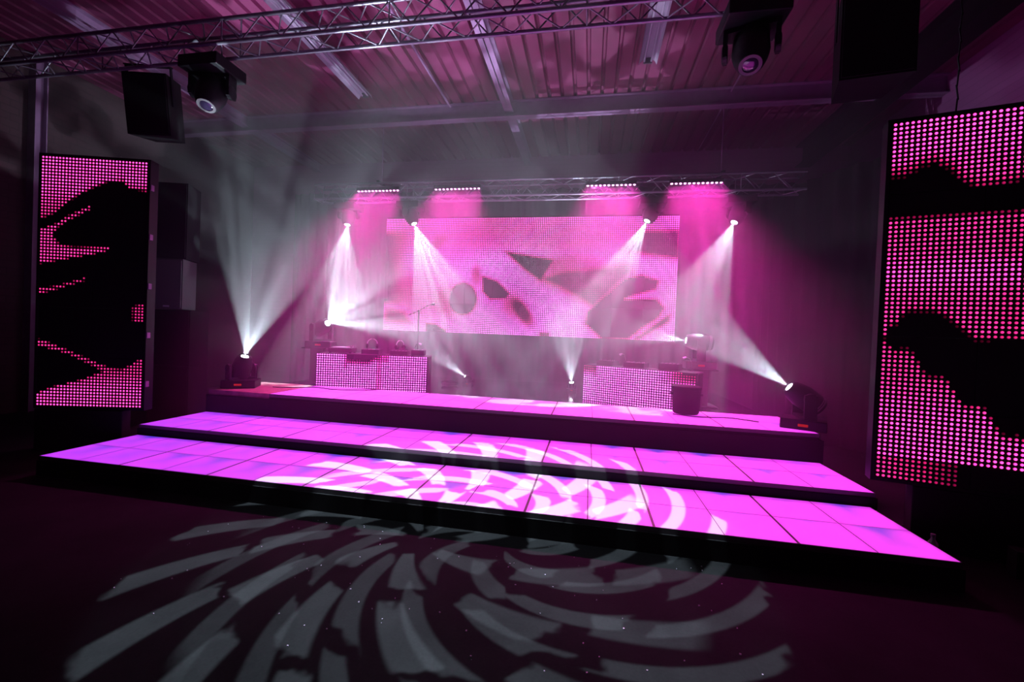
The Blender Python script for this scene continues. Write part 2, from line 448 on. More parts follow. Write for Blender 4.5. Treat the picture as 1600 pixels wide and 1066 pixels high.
r = empty('video_wall', (1.056, 5.148, 1.618)); tag(r, 'large glowing pink video screen hanging at the back of the stage', 'video screen')
frame_back(160, 64, r)
add_mesh('pixel_grid', led_mesh('pixel_grid', 160, 64, main_pic), r, kind='stuff')
mb = MB()
for xx in (.6, 3.0, 5.4):
    mb.tube([(xx, .10, 2.42), (xx, .10, 2.60)], .008, 6)
mb.box(0, 6.0, .05, .11, 2.40, 2.44)
mb.build('hanging_bar', M['plastic'], r)

# side towers
def towerL_pic(u, v, c, r):
    # sketch coordinates 695x1066
    x = (160+(540-160)*u)*(1-v)+(132+(502-132)*u)*v
    y = (98+(130-98)*u)*(1-v)+(1000+(1016-1000)*u)*v
    def P(poly, s=6): return smooth(-s, s, in_poly((x, y), poly))
    b = 0
    b = max(b, .95*P([(140, 80), (560, 80), (560, 235), (470, 215), (455, 190), (395, 190), (330, 215), (270, 245), (200, 300), (120, 330)]) * (1-.55*smooth(180, 300, y)*(1 if x < 260 else .5))*(1-.55*smooth(190, 235, y)*(1 if x > 440 else 0)))
    b = max(b, .55*P([(140, 362), (200, 345), (250, 315), (330, 280), (335, 288), (250, 328), (205, 355), (190, 385), (215, 420), (270, 430), (400, 433), (400, 440), (330, 455), (140, 484)], 5))
    b = max(b, .35*P([(140, 575), (200, 570), (310, 540), (312, 548), (210, 578), (140, 596)], 4))
    b = max(b, .40*P([(130, 762), (150, 765), (250, 808), (340, 850), (400, 875), (440, 880), (515, 838), (515, 1030), (120, 1030), (120, 965), (200, 935), (290, 915), (370, 885), (340, 865), (240, 815), (130, 782)], 4)*(1+1.2*smooth(880, 960, y)))
    b = max(b, .30*P([(482, 650), (520, 640), (520, 705), (482, 705)], 4))
    return (b, 1.1)
def towerR_pic(u, v, c, r):
    # v: top to bottom; u: left to right of the right tower
    b = 0
    y = v*80; x = u*32
    e1 = 9.5 + 3*math.sin(x*.35-1.2)+.22*x - (3.0 if 6 < x < 8 else 0)*0
    top_end = [11, 11, 11, 10.5, 10, 9, 9, 8.6, 9.5, 10, 11, 12.6, 13.6, 14.2, 15, 15, 15, 15, 14.8, 14.5, 14.2, 14, 14, 14, 14, 14, 14, 14, 14, 14, 14, 14][c]
    b = max(b, smooth(top_end+1.5, top_end-2.5, y)*(1-.35*smooth(4, 11, y)))
    mid_end = [48, 45.5, 45, 43, 42, 42, 42, 42, 42, 42.5, 43, 44, 45, 46, 47, 48, 48, 48, 48, 48, 48, 48, 48, 48, 47, 46, 46, 46, 46, 46, 46, 46][c]
    k = smooth(21.0, 22.0, y)*smooth(mid_end+.8, mid_end-1.2, y)
    b = max(b, k*(.50+.45*math.exp(-((y-34)/3.2)**2)-.15*smooth(15, 24, x)))
    low_start = 49+max(0, x-1)*.92+1.2*math.sin(x)
    low_end = 74.5+.0*x
    k = smooth(low_start-.6, low_start+1.6, y)*smooth(76, 75, y)
    b = max(b, k*(.45+.45*smooth(56, 68, y)))
    if y > 74 and x < 14: b = max(b, .45*(1-x/16))
    return (b, 1.15)
def tower(loc, yaw, fn, label, plabel, seed):
    t = empty('light_tower', loc, yaw); tag(t, label, 'light tower')
    frame_back(32, 80, t)
    add_mesh('pixel_grid', led_mesh('pixel_grid', 32, 80, fn, size=.62, seed=seed, ng=8, gain=.85), t, kind='stuff')
    m = MB().box(-.03, -.002, .0, .13, -.02, 3.02).box(1.202, 1.23, .0, .13, -.02, 3.02).box(-.03, 1.23, .0, .13, 3.002, 3.03).box(-.03, 1.23, .0, .13, -.03, -.002)
    m.build('rim', M['plastic'], t)
    for k in range(5):
        MB().box(1.225, 1.245, .0, .05, .26+k*.6, .33+k*.6, bev=.004).build('side_latch', M['steel'], t)
    for xx in (.3, .9):
        MB().box(xx-.03, xx+.03, .13, .19, 0-loc[2], 2.8).build('rear_mast', M['plastic'], t)
    return t
TL = tower((-1.063, .624, .542), .252, towerL_pic, 'tall left light tower showing dark slanted shapes', '', 3)
TR = tower((7.90, .762, .533), -.252, towerR_pic, 'tall right light tower with pink diodes, nearest the camera', '', 4)
m = MB()
for k in range(22):
    a = k % 2
    m.tube([(.42+(.008 if a else 0), .065+(0 if a else .008), 3.03+k*.115), (.42-(.008 if a else 0), .065-(0 if a else .008), 3.03+k*.115+.125)], .006, 5)
m.build('hanging_chain', M['plastic'], TR)
for (T_, lab) in ((TL, 'low black plinth under the left light tower'), (TR, 'low black plinth under the right light tower')):
    p = empty('tower_plinth', (T_.location.x, T_.location.y, 0), T_.rotation_euler.z); tag(p, lab, 'plinth')
    MB().box(*((-.02, .98) if T_ is TL else (.25, 1.22)), .0, .125, .02, .50, bev=.01).build('casing', M['rubber'], p)
    MB().box(*((-.03, .99) if T_ is TL else (.24, 1.23)), -.01, .128, .0, .02).build('foot_rail', M['plastic'], p)

# ------------------------------------------------------------------ booths
def boothL(u, v, c, r):
    b = .95; hue = .1
    if 13 <= c <= 27:
        edge = 4.6 if c < 22 else 4.6-(c-22)*.55
        k = smooth(edge-2.4, edge+.9, r+.5); b *= k*.95; hue = .8*(1-k)
        if c > 25: hue = .9
    if 26 <= c < 31 and r < 3: b *= .6; hue = .7
    if c in (12,) and r < 6: b *= .6; hue = .6
    return (b, hue)
def boothR(u, v, c, r):
    b = .95; hue = .15
    if c < 6: k = smooth(.5, 5.0, r); b *= .12+.88*k; hue = .8*(1-k)
    if c in (5, 6) and r < 5: b *= .7
    f = smooth(31, 44, c)*smooth(6.5, 1, r); b *= (1-.85*f); hue = max(hue, f)
    if c > 38 and r > 0: b *= .75
    if c > 42 and r == 0: b = 0
    return (b, hue)
def booth(loc, yaw, s, fn, label, seed, dp=.62):
    t = empty('dj_booth', loc, yaw); t.scale = (s, s, s); tag(t, label, 'booth')
    frame_back(48, 16, t, depth=.10)
    add_mesh('pixel_grid', led_mesh('pixel_grid', 48, 16, fn, size=.64, seed=seed, ng=8, gain=1), t, kind='stuff')
    MB().box(0, 1.8, .10, dp, .575, .60, bev=.004).build('table_top', M['plastic'], t)
    for xx in (.0, 1.76):
        MB().box(xx, xx+.04, .11, dp-.02, 0, .575).build('side_panel', M['rubber'], t)
    return t
BL = booth((.93, 3.09, HD), .25, 1.03, boothL, 'left booth with glowing pink diode front and notch of dark diodes', 5)
BR = booth((5.385, 3.97, HD), -.44, 1.0, boothR, 'right booth with glowing pink diode front turned towards the middle', 6, .50)

# things on the booths
def on_booth(B, x, y, z=.60):
    return B.matrix_basis @ Vector((x, y, z))
bpy.context.view_layer.update()
def mixer(name, B, x, y, w, d, h, label, cat, knobs=True, rz=0, faders=4):
    p = on_booth(B, x, y); t = empty(name, p, B.rotation_euler.z+rz); tag(t, label, cat)
    MB().box(-w/2, w/2, -d/2, d/2, 0, h, bev=.006).build('casing', M['plastic'], t)
    m = None
    for i in range(faders):
        for j in range(2):
            MB().lathe([(0, .011), (.014, .009)], (-w/2+w*(i+.5)/faders, -d/4+j*d*.3, h), (0, 0, 1), 10).build('knob', M['chrome'], t)
    return t
def turntable(B, x, y, label):
    p = on_booth(B, x, y); t = empty('turntable', p, B.rotation_euler.z); tag(t, label, 'turntable', None)
    MB().box(-.2, .2, -.16, .16, .015, .09, bev=.008).build('casing', M['plastic'], t)
    MB().lathe([(0, .150), (.012, .152), (.016, .146)], (-.03, 0, .09), (0, 0, 1), 28).build('platter', M['alu'], t)
    a = MB().lathe([(0, .02), (.03, .018)], (.15, .10, .09), (0, 0, 1), 12)
    a.tube([(.15, .10, .125), (.15, -.02, .125), (.10, -.10, .12)], .005, 6)
    a.build('tonearm', M['chrome'], t)
    for q in ((-.17, -.13), (.17, -.13), (-.17, .13), (.17, .13)):
        MB().lathe([(0, .02), (.016, .018)], (q[0], q[1], 0), (0, 0, 1), 10).build('foot', M['rubber'], t)
    return t
turntable(BL, .30, .36, 'turntable at the left end of the left booth')
mixer('audio_mixer', BL, .80, .36, .30, .30, .08, 'black audio mixer beside the turntable on the left booth', 'mixer')
mixer('effects_unit', BL, 1.28, .34, .30, .26, .07, 'small effects unit with shiny knobs, left booth, near the microphone stand', 'effects unit', faders=5)
mixer('disc_player', BL, 1.60, .36, .22, .30, .10, 'disc player at the right end of the left booth', 'disc player', faders=3)
mixer('audio_mixer', BR, .80, .30, .34, .26, .08, 'black audio mixer on the middle of the right booth', 'mixer')
mixer('disc_player', BR, 1.35, .30, .30, .26, .10, 'disc player with shiny knobs on the right booth', 'disc player', faders=5)
mixer('disc_player', BR, .30, .30, .30, .26, .08, 'flat disc player at the left end of the right booth', 'disc player', faders=4)
# headphones standing up on the left booth
def headphones(B, x, y, z, rz, label, g=None):
    t = empty('headphones', on_booth(B, x, y, z), B.rotation_euler.z+rz); tag(t, label, 'headphones', g)
    pts = [(.085*math.cos(a), 0, .085+.085*math.sin(a)) for a in [PI*k/12 for k in range(13)]]
    m = MB().tube(pts, .007, 8); m.build('headband', M['pale'], t)
    for s in (-1, 1):
        MB().lathe([(-.02, .034), (-.012, .042), (.014, .042), (.02, .03)], (s*.083, 0, .046), (1, 0, 0), 18).build('ear_cup', M['plastic'], t)
    return t
headphones(BL, .80, .36, .695, .2, 'headphones standing upright on the mixer of the left booth')
headphones(BL, 1.28, .34, .685, .9, 'headphones seen side on, on the effects unit of the left booth')
# lamp arms on the booths
def goose(B, x, y, tip, label):
    t = empty('gooseneck_lamp', on_booth(B, x, y), B.rotation_euler.z); tag(t, label, 'desk lamp')
    MB().lathe([(0, .03), (.02, .028), (.025, .01)], (0, 0, 0), (0, 0, 1), 14).build('base', M['plastic'], t)
    MB().tube([(0, 0, .02), (0, 0, .12), (tip[0]*.3, tip[1]*.3, .19), (tip[0]*.8, tip[1]*.8, .21)], .005, 6).build('neck', M['chrome'], t)
    MB().lathe([(0, .012), (.05, .02)], (tip[0]*.8, tip[1]*.8, .21), (tip[0], tip[1], -.05), 12).build('lamp_head', M['pale'], t)
goose(BL, 1.50, .55, (.10, -.04), 'thin gooseneck lamp behind the gear on the left booth')
goose(BR, .56, .45, (-.07, -.02), 'thin gooseneck lamp bent left on the right booth')
goose(BR, 1.62, .5, (-.10, -.03), 'gooseneck lamp at the right end of the right booth')
# microphone boom stand standing behind the left booth
t = empty('microphone_stand', (2.19, 4.38, HD)); tag(t, 'black microphone stand with boom in front of the screen corner', 'microphone stand')
for k in range(3):
    a = 2*PI*k/3+.4
    MB().tube([(0, 0, .12), (.26*math.cos(a), .26*math.sin(a), .012)], .009, 8).build('leg', M['plastic'], t)
MB().tube([(0, 0, .08), (0, 0, 1.45)], .011, 8).build('pole', M['plastic'], t)
MB().lathe([(-.03, .022), (.03, .022)], (0, 0, 1.45), (0, 1, 0), 12).build('clutch', M['plastic'], t)
MB().tube([(-.22, 0, 1.36), (0, 0, 1.45), (.17, -.02, 1.55)], .008, 8).build('boom', M['plastic'], t)
MB().lathe([(0, .010), (.12, .013), (.125, .024), (.15, .026), (.17, .014)], (.17, -.02, 1.55), (.9, -.1, .25), 14).build('microphone', M['plastic'], t)

# ------------------------------------------------------------------ trusses
def truss(name, x0, x1, y, z, w, rch, rbr, seg, label, mat='alu'):
    """box truss along X; (y, z) is its lower front chord"""
    t = empty(name, (x0, y, z)); tag(t, label, 'truss')
    L = x1-x0
    cs = [(0, 0), (w, 0), (w, w), (0, w)]
    for (a, b) in cs:
        MB().tube([(0, a, b), (L, a, b)], rch, 12).build('chord', M[mat], t)
    n = int(round(L/seg)); s = L/n
    for q in range(4):
        a, b = cs[q], cs[(q+1) % 4]; m = MB()
        for i in range(n):
            p, r_ = (a, b) if i % 2 == 0 else (b, a)
            m.tube([(i*s, p[0], p[1]), ((i+1)*s, r_[0], r_[1])], rbr, 6)
        for i in range(0, n+1, 8):
            m.tube([(i*s, a[0], a[1]), (i*s, b[0], b[1])], rbr, 6)
        m.build('bracing', M[mat], t)
    return t
truss('lighting_truss', -3.6, 6.95, 1.16, 5.08, .29, .024, .009, .275, 'box truss crossing the hall high above the front of the stage')
truss('lighting_truss', -.2, 8.9, 4.45, 4.24, .29, .022, .008, .25, 'box truss above the big screen carrying the lights')
BT_Z = 4.24
for i, xx in enumerate((1.2, 7.6)):
    t = empty('truss_hanger', (xx, 4.6, BT_Z+.315)); tag(t, ('left' if i == 0 else 'right')+' steel hanger holding the rear truss under the roof', 'hanger')
    MB().tube([(0, 0, .02), (0, 0, ZC-BT_Z-.32)], .008, 6).build('rod', M['steel'], t)
    MB().box(-.03, .03, -.16, .16, 0, .03).build('clamp', M['plastic'], t)

# ------------------------------------------------------------------ moving heads
def gobo_nodes(light, strength, kind, rot=0.0, tint=(1, 1, 1)):
    light.use_nodes = True; nt = light.node_tree; nt.nodes.clear()
    N = lambda t, **k: nt.nodes.new(t)
    out = N('ShaderNodeOutputLight'); em = N('ShaderNodeEmission'); em.inputs['Color'].default_value = (*tint, 1)
    nt.links.new(em.outputs[0], out.inputs['Surface'])
    tc = N('ShaderNodeTexCoord'); sx = N('ShaderNodeSeparateXYZ'); nt.links.new(tc.outputs['Normal'], sx.inputs[0])
    def mth(op, a, b=None, c=None):
        m = N('ShaderNodeMath'); m.operation = op
        for i, q in enumerate((a, b, c)):
            if q is None: continue
            if isinstance(q, (int, float)): m.inputs[i].default_value = q
            else: nt.links.new(q, m.inputs[i])
        return m.outputs[0]
    z = mth('ABSOLUTE', sx.outputs['Z'])
    x = mth('DIVIDE', sx.outputs['X'], z); y = mth('DIVIDE', sx.outputs['Y'], z)
    r = mth('SQRT', mth('ADD', mth('MULTIPLY', x, x), mth('MULTIPLY', y, y)))
    th = mth('ADD', mth('ARCTAN2', y, x), rot)
    cb = N('ShaderNodeCombineXYZ'); nt.links.new(x, cb.inputs[0]); nt.links.new(y, cb.inputs[1]); cb.inputs[2].default_value = rot
    if kind == 'strokes':
        # rings of short brush strokes radiating from the middle, slightly leaning
        no = N('ShaderNodeTexNoise'); no.inputs['Scale'].default_value = 26; no.inputs['Detail'].default_value = 2
        nt.links.new(cb.outputs[0], no.inputs['Vector'])
        wob = mth('MULTIPLY', mth('SUBTRACT', no.outputs['Fac'], .5), .05)
        rw = mth('ADD', r, wob)
        acc = None
        for (r0, r1, n_, lean, ph, duty) in ((.04, .13, 7, -3.5, .2, .36), (.15, .26, 12, -2.6, 1.1, .34), (.275, .41, 17, -2.0, .8, .32)):
            a = mth('ADD', mth('MULTIPLY', mth('ADD', th, mth('MULTIPLY', r, lean*(.8 if rot < .5 else 2.2))), n_/(2*PI)), ph)
            f = mth('FRACT', mth('ADD', a, 10.0))
            idx = mth('FLOOR', mth('ADD', a, 10.0))
            shift = mth('MULTIPLY', mth('SINE', mth('MULTIPLY', idx, 12.9)), .018)
            rs = mth('ADD', rw, shift)
            tri = mth('ABSOLUTE', mth('SUBTRACT', f, .5))
            st = N('ShaderNodeMapRange'); st.interpolation_type = 'SMOOTHSTEP'
            st.inputs['From Min'].default_value = duty/2+.05; st.inputs['From Max'].default_value = duty/2-.02
            nt.links.new(tri, st.inputs['Value'])
            i1 = N('ShaderNodeMapRange'); i1.interpolation_type = 'SMOOTHSTEP'; i1.inputs['From Min'].default_value = r0; i1.inputs['From Max'].default_value = r0+.008; nt.links.new(rs, i1.inputs['Value'])
            i2 = N('ShaderNodeMapRange'); i2.interpolation_type = 'SMOOTHSTEP'; i2.inputs['From Min'].default_value = r1; i2.inputs['From Max'].default_value = r1-.008; nt.links.new(rs, i2.inputs['Value'])
            p = mth('MULTIPLY', st.outputs[0], mth('MULTIPLY', i1.outputs[0], i2.outputs[0]))
            acc = p if acc is None else mth('MAXIMUM', acc, p)
        pat = mth('ADD', mth('MULTIPLY', acc, .97), .03)
    else:
        no = N('ShaderNodeTexNoise'); no.inputs['Scale'].default_value = kind; no.inputs['Detail'].default_value = 1.5
        nt.links.new(cb.outputs[0], no.inputs['Vector'])
        st = N('ShaderNodeMapRange'); st.interpolation_type = 'SMOOTHSTEP'
        st.inputs['From Min'].default_value = .475; st.inputs['From Max'].default_value = .575; st.inputs['To Min'].default_value = .22; st.inputs['To Max'].default_value = 2.1
        nt.links.new(no.outputs['Fac'], st.inputs['Value']); pat = st.outputs[0]
    nt.links.new(mth('MULTIPLY', pat, strength), em.inputs['Strength'])

def aim_mat(loc, d):
    q = Vector(d).normalized().to_track_quat('-Z', 'Y'); m = q.to_matrix().to_4x4(); m.translation = loc; return m

def moving_head(lens, d, power, half, base_z, label, s=1.0, hang=False, gobo=9.0, rot=0.0, brz=0.0, group=None, lit=True, blend=.12, lens_r=.05):
    d = Vector(d).normalized(); lens = Vector(lens); L = .21*s
    piv = lens - d*L
    t = empty('moving_head_light', (piv.x, piv.y, base_z)); tag(t, label, 'stage light', group)
    O = Vector((piv.x, piv.y, base_z)); lp = piv-O
    sgn = -1 if hang else 1
    bh = .12*s; bw = .23*s; bd = .19*s
    R = Matrix.Rotation(brz, 4, 'Z')
    zz = sorted((0, sgn*bh))
    mb_ = MB().box(-bw, bw, -bd, bd, zz[0], zz[1], R, bev=.012*s)
    b = mb_.build('base', M['plastic'], t)
    if hang:
        for q in (-.12*s, .12*s):
            MB().box(q-.02, q+.02, -.03, .03, 0, .045, R).build('truss_clamp', M['alu'], t)
    else:
        MB().box(-.05*s, .05*s, -bd-.004, -bd+.002, bh*.35, bh*.6, R).build('display', M['redled'], t)
    # yoke
    a = d.cross(Vector((0, 0, 1)))
    a = Vector((1, 0, 0)) if a.length < .2 else a.normalized()
    zt = sgn*bh; m = MB(); w = .19*s; th = .03*s
    cross_z = zt+sgn*.02*s
    def slab(p0, p1, wd, tk, ax):
        p0, p1 = Vector(p0), Vector(p1); dd = (p1-p0).normalized(); n2 = dd.cross(ax).normalized()
        vs = []
        for p in (p0, p1):
            for (i, j) in ((-1, -1), (1, -1), (1, 1), (-1, 1)): vs.append(p+ax*(tk/2*i)+n2*(wd/2*j))
        m.add(vs, [(0, 1, 2, 3), (7, 6, 5, 4), (0, 4, 5, 1), (1, 5, 6, 2), (2, 6, 7, 3), (3, 7, 4, 0)])
    b2 = Vector((a.y, -a.x, 0))
    c0 = Vector((0, 0, cross_z))
    slab(c0-a*w, c0+a*w, .12*s, .035*s, Vector((0, 0, 1)))
    for q in (-1, 1):
        slab(c0+a*(w*q)-Vector((0, 0, .015*s*sgn)), lp+a*(w*q)*1.0+Vector((0, 0, .05*s*sgn)), .13*s, th, a)
        m.lathe([(-.022*s, .062*s), (-.018*s, .07*s), (.018*s, .07*s), (.024*s, .055*s)], lp+a*(w*q), a, 16)
    m.build('yoke', M['plastic'], t)
    # head
    h = MB().lathe([(-.21*s, .06*s), (-.20*s, .105*s), (-.12*s, .135*s), (.04*s, .14*s), (.12*s, .125*s), (.19*s, .10*s), (.205*s, .085*s), (.205*s, .074*s), (.185*s, .07*s)], lp, d, 24)
    hd = h.build('head', M['plastic'], t)
    fins = MB()
    for k in range(4): fins.lathe([(-.165*s+k*.022*s, .134*s), (-.155*s+k*.022*s, .134*s)], lp, d, 20)
    fins.build('cooling_fins', M['grey'], hd)
    bz = MB().lathe([(.198*s, .08*s), (.205*s, .086*s), (.212*s, .084*s), (.212*s, .06*s), (.2*s, .058*s)], lp, d, 24)
    bz.build('lens_ring', M['grey'] if not lit else M['plastic'], hd)
    MB().lathe([(.196*s, lens_r*1.0), (.207*s, lens_r*.98), (.213*s, lens_r*.7), (.215*s, lens_r*.3)], lp, d, 20).build('lens', M['lens'] if lit else M['glass'], hd)
    if lit:
        ld = bpy.data.lights.new('beam', 'SPOT'); ld.energy = power; ld.color = PALE; ld.spot_size = 2*math.radians(half); ld.spot_blend = blend
        ld.shadow_soft_size = .009
        gobo_nodes(ld, 1.0, gobo, rot)
        lo = bpy.data.objects.new('beam', ld); COL.objects.link(lo); lo.parent = t
        lo.matrix_local = aim_mat(lp+d*(.232*s), d)
    return t

GT = 'moving head lights under the rear truss'
def zt(): return BT_Z-.03-.022
HB = 4.17
moving_head((.47, 4.6, 3.745), (.03, -.22, -1), P_T1, 21, HB, 'hanging moving light left of the big screen, shining straight down', hang=True, group=GT, gobo=10, rot=.3)
moving_head((1.93, 4.6, 3.757), (.42, -.06, -.9), P_T2, 22, HB, 'hanging moving light in front of the upper left screen corner', hang=True, group=GT, gobo=9, rot=0)
moving_head((6.39, 4.6, 3.765), (-.421, -.235, -.874), P_T3, 18, HB, 'hanging moving light in front of the upper right screen corner', hang=True, group=GT, gobo=9, rot=.9)
moving_head((7.85, 4.6, 3.73), (-.45, -.25, -1), P_T4, 20, HB, 'hanging moving light right of the big screen, shining down to the left', hang=True, group=GT, gobo=8, rot=2.0)
moving_head((.21, 2.36, 1.125), (.40, -.15, 1), P_FL, 24, H3, 'large moving light at the left end of the stage, beam upwards', gobo=7.5, rot=1.3, brz=.5)
moving_head((7.86, 2.3, 1.125), (-1, .1, .72), P_FR, 17, H3, 'large moving light at the right end of the stage, beam up left', gobo=11, rot=.8, brz=-.45)
moving_head((.64, 3.8, 1.705), (.838, -.36, .413), P_ML*1.2, 33, 1.24, 'dazzling moving light on the pedestal behind the left booth', gobo=5, rot=2.2, brz=.3)
moving_head((7.03, 4.05, 1.645), (-1, .05, .10), P_MR, 17, 1.19, 'moving light on the pedestal beside the right booth, beam to the left', gobo=10, rot=.1)
GC = 'small moving lights on the deck below the screen'
moving_head((2.985, 4.98, .737), (-.75, -.30, .62), P_C1, 15, HD, 'small light on the black deck, left of the two below the screen', s=.42, gobo=10, rot=1.9, group=GC, lens_r=.034)
moving_head((5.15, 4.98, .742), (-.10, -.28, 1), P_C2, 22, HD, 'small light on the black deck, right of the two below the screen', s=.42, gobo=8.5, rot=.5, group=GC, lens_r=.04)
moving_head((.50, 1.30, 4.40), (.1, -.45, -1), 0, 10, 5.0, 'unlit moving light under the left part of the front truss', s=1.25, hang=True, lit=False, lens_r=.07)
moving_head((6.92, 1.25, 4.40), (-.15, -.5, -1), 0, 10, 5.0, 'unlit moving light under the right end of the front truss', s=1.25, hang=True, lit=False, lens_r=.07)

truss('lighting_truss', 1.0, 8.2, -.20, 5.45, .29, .024, .009, .275, 'box truss over the front of the floor, above the picture')
GP = 'spotlights on the front floor truss'
moving_head((3.75, -.05, 4.78), (.10, -.04, -1), P_POOL, 22.5, 5.38, 'left spotlight throwing brush stroke patterns on floor and steps', hang=True, group=GP, gobo='strokes', rot=0)
moving_head((5.30, -.05, 4.78), (-.09, -.02, -1), P_POOL*.8, 22.5, 5.38, 'right spotlight throwing brush stroke patterns on floor and steps', hang=True, group=GP, gobo='strokes', rot=.9)

def pedestal(x, y, h, label):
    t = empty('lamp_pedestal', (x, y, HD)); tag(t, label, 'pedestal')
    MB().box(-.27, .27, -.24, .24, 0, .03, bev=.006).build('foot_plate', M['rubber'], t)
    MB().box(-.13, .13, -.13, .13, .03, h-.02).build('column', M['cloth'], t)
    MB().box(-.25, .25, -.22, .22, h-.02, h).build('top_plate', M['rubber'], t)
pedestal(.64-.838*.21, 3.8+.36*.21, 1.24-HD, 'black pedestal behind the left booth under the dazzling light')
pedestal(7.03+.21, 4.05-.01, 1.19-HD, 'black pedestal behind the round tub, under a moving light')

# round black tub on the lit panels
t = empty('equipment_tub', (6.80, 2.80, H3)); tag(t, 'round black tub standing on the lit panels by the right booth', 'tub')
MB().lathe([(0, .155), (.02, .17), (.10, .178), (.30, .185), (.345, .19)], (0, 0, 0), (0, 0, 1), 28).build('tub_body', M['rubber'], t)
MB().lathe([(.345, .195), (.37, .195), (.378, .18)], (0, 0, 0), (0, 0, 1), 28).build('lid', M['rubber'], t)
for q in (-1, 1): MB().box(q*.19-.02, q*.19+.02, -.04, .04, .25, .28, bev=.006).build('handle', M['plastic'], t)

# ------------------------------------------------------------------ LED bars
def led_bar(xa, xb, label):
    y, z = 4.36, 4.335; L = xb-xa
    t = empty('light_bar', (xa, y, z)); tag(t, label, 'light bar', 'pink light bars on the rear truss')
    MB().box(0, L, -.035, .035, .012, .075, bev=.008).build('housing', M['plastic'], t)
    n = 12
    for k in range(n):
        MB().lathe([(0, .020), (.012, .020), (.016, .012)], (L*(k+.5)/n, -.005, .016), (0, -.5, -.8), 10).build('diode', M['barled'], t)
    for q in (.15, L-.15): MB().box(q-.015, q+.015, .02, .069, .02, .10).build('bracket', M['alu'], t)
    ld = bpy.data.lights.new('bar_beam', 'AREA'); ld.shape = 'RECTANGLE'; ld.size = L; ld.size_y = .03; ld.energy = P_BAR; ld.color = (1.0, .045, .52)
    ld.spread = math.radians(64)
    lo = bpy.data.objects.new('bar_beam', ld); COL.objects.link(lo); lo.parent = t
    dd = Vector((0, -.42, -.9)).normalized()
    zax = -dd; xax = Vector((1, 0, 0)); yax = zax.cross(xax)
    lo.matrix_local = Matrix(((xax.x, yax.x, zax.x, L/2), (xax.y, yax.y, zax.y, -.02), (xax.z, yax.z, zax.z, -.012), (0, 0, 0, 1)))
led_bar(.81, 1.71, 'pink light bar farthest left on the rear truss')
led_bar(2.42, 3.34, 'pink light bar second from left on the rear truss')
led_bar(5.28, 6.16, 'pink light bar third from left on the rear truss')
led_bar(6.71, 7.58, 'pink light bar farthest right on the rear truss')

# ------------------------------------------------------------------ speakers
def speaker(name, loc, rz, tilt, w, h, d, label, hang=True, mat='rubber', top=None, badge=False):
    t = empty(name, loc, rz); t.rotation_euler = (tilt, 0, rz); tag(t, label, 'speaker')
    # trapezoid cabinet, front at -y
    vs = [(-w/2, 0, 0), (w/2, 0, 0), (w*.36, d, 0), (-w*.36, d, 0), (-w/2, 0, h), (w/2, 0, h), (w*.36, d, h), (-w*.36, d, h)]
    MB().add(vs, [(0, 3, 2, 1), (4, 5, 6, 7), (0, 1, 5, 4), (1, 2, 6, 5), (2, 3, 7, 6), (3, 0, 4, 7)]).build('cabinet', M[mat], t)
    MB().box(-w/2+.015, w/2-.015, -.012, 0, .02, h-.02, bev=.004).build('grille', M['grey'] if mat == 'grey' else M['rubber'], t)
    if badge: MB().box(-.045, .045, -.018, -.011, .03, .055).build('badge', M['pale'], t)
    if hang:
        MB().box(-w/2-.012, -w/2, d*.2, d*.3, h*.5, h+.12).build('bracket', M['plastic'], t)
        MB().box(w/2, w/2+.012, d*.2, d*.3, h*.5, h+.12).build('bracket', M['plastic'], t)
        MB().box(-w/2-.012, w/2+.012, d*.15, d*.35, h+.11, h+.125).build('top_bar', M['plastic'], t)
        if top: MB().tube([(0, d*.25, h+.12), (0, d*.25, h+.12+top)], .015, 8).build('drop_pipe', M['plastic'], t)
    return t
speaker('hanging_speaker', (-.84, 1.675, 4.27), .22, .16, .60, .82, .40, 'black speaker box hanging behind the left end of the front truss')
speaker('hanging_speaker', (8.02, 1.22, 4.20), -.15, .0, .60, .85, .45, 'black speaker box hanging at the upper right near the roof', top=.75)
speaker('speaker_box', (-1.20, 2.3, 1.82), .25, 0, .46, .80, .42, 'dark grey speaker box on the stack behind the left tower', hang=False, mat='grey', badge=True)
speaker('subwoofer', (-1.16, 2.32, .0), .25, 0, .62, .90, .6, 'large black subwoofer on the floor behind the left tower', hang=False)
speaker('subwoofer', (-1.16, 2.32, .905), .25, 0, .62, .90, .6, 'large black subwoofer stacked on another behind the left tower', hang=False)
speaker('speaker_box', (-1.18, 2.3, 2.625), .25, 0, .52, 1.2, .42, 'tall black speaker box topping the stack behind the left tower', hang=False)

# ------------------------------------------------------------------ ceiling fittings
def tube_light(x, y0, y1, label, w=.26):
    t = empty('fluorescent_fixture', (x, y0, 5.72)); tag(t, label, 'ceiling light', 'unlit strip lights under the roof')
    L = y1-y0
    m = MB()
    prof = [(-w/2, .0), (-w/2+.02, .05), (-.05, .10), (.05, .10), (w/2-.02, .05), (w/2, .0)]
    n = len(prof); vs = [(p[0], 0, p[1]) for p in prof]+[(p[0], L, p[1]) for p in prof]+[(p[0]*.97, 0, p[1]+.012) for p in prof]+[(p[0]*.97, L, p[1]+.012) for p in prof]
    fs = [(i, i+1, n+i+1, n+i) for i in range(n-1)]+[(2*n+i, 3*n+i, 3*n+i+1, 2*n+i+1) for i in range(n-1)]
    m.add(vs, fs); m.build('reflector', M['white'], t)
    for q in (-.05, .05): MB().tube([(q, .03, .045), (q, L-.03, .045)], .014, 10).build('lamp_tube', M['white'], t)
    MB().box(-.06, .06, L-.03, L, .02, .10).build('end_cap', M['grey'], t)
    for q in (.3, L-.3): MB().tube([(0, q, .105), (0, q, .24)], .006, 6).build('suspension_rod', M['steel'], t)
tube_light(1.36, .2, 3.62, 'unlit strip light under the roof, left of the middle beam')
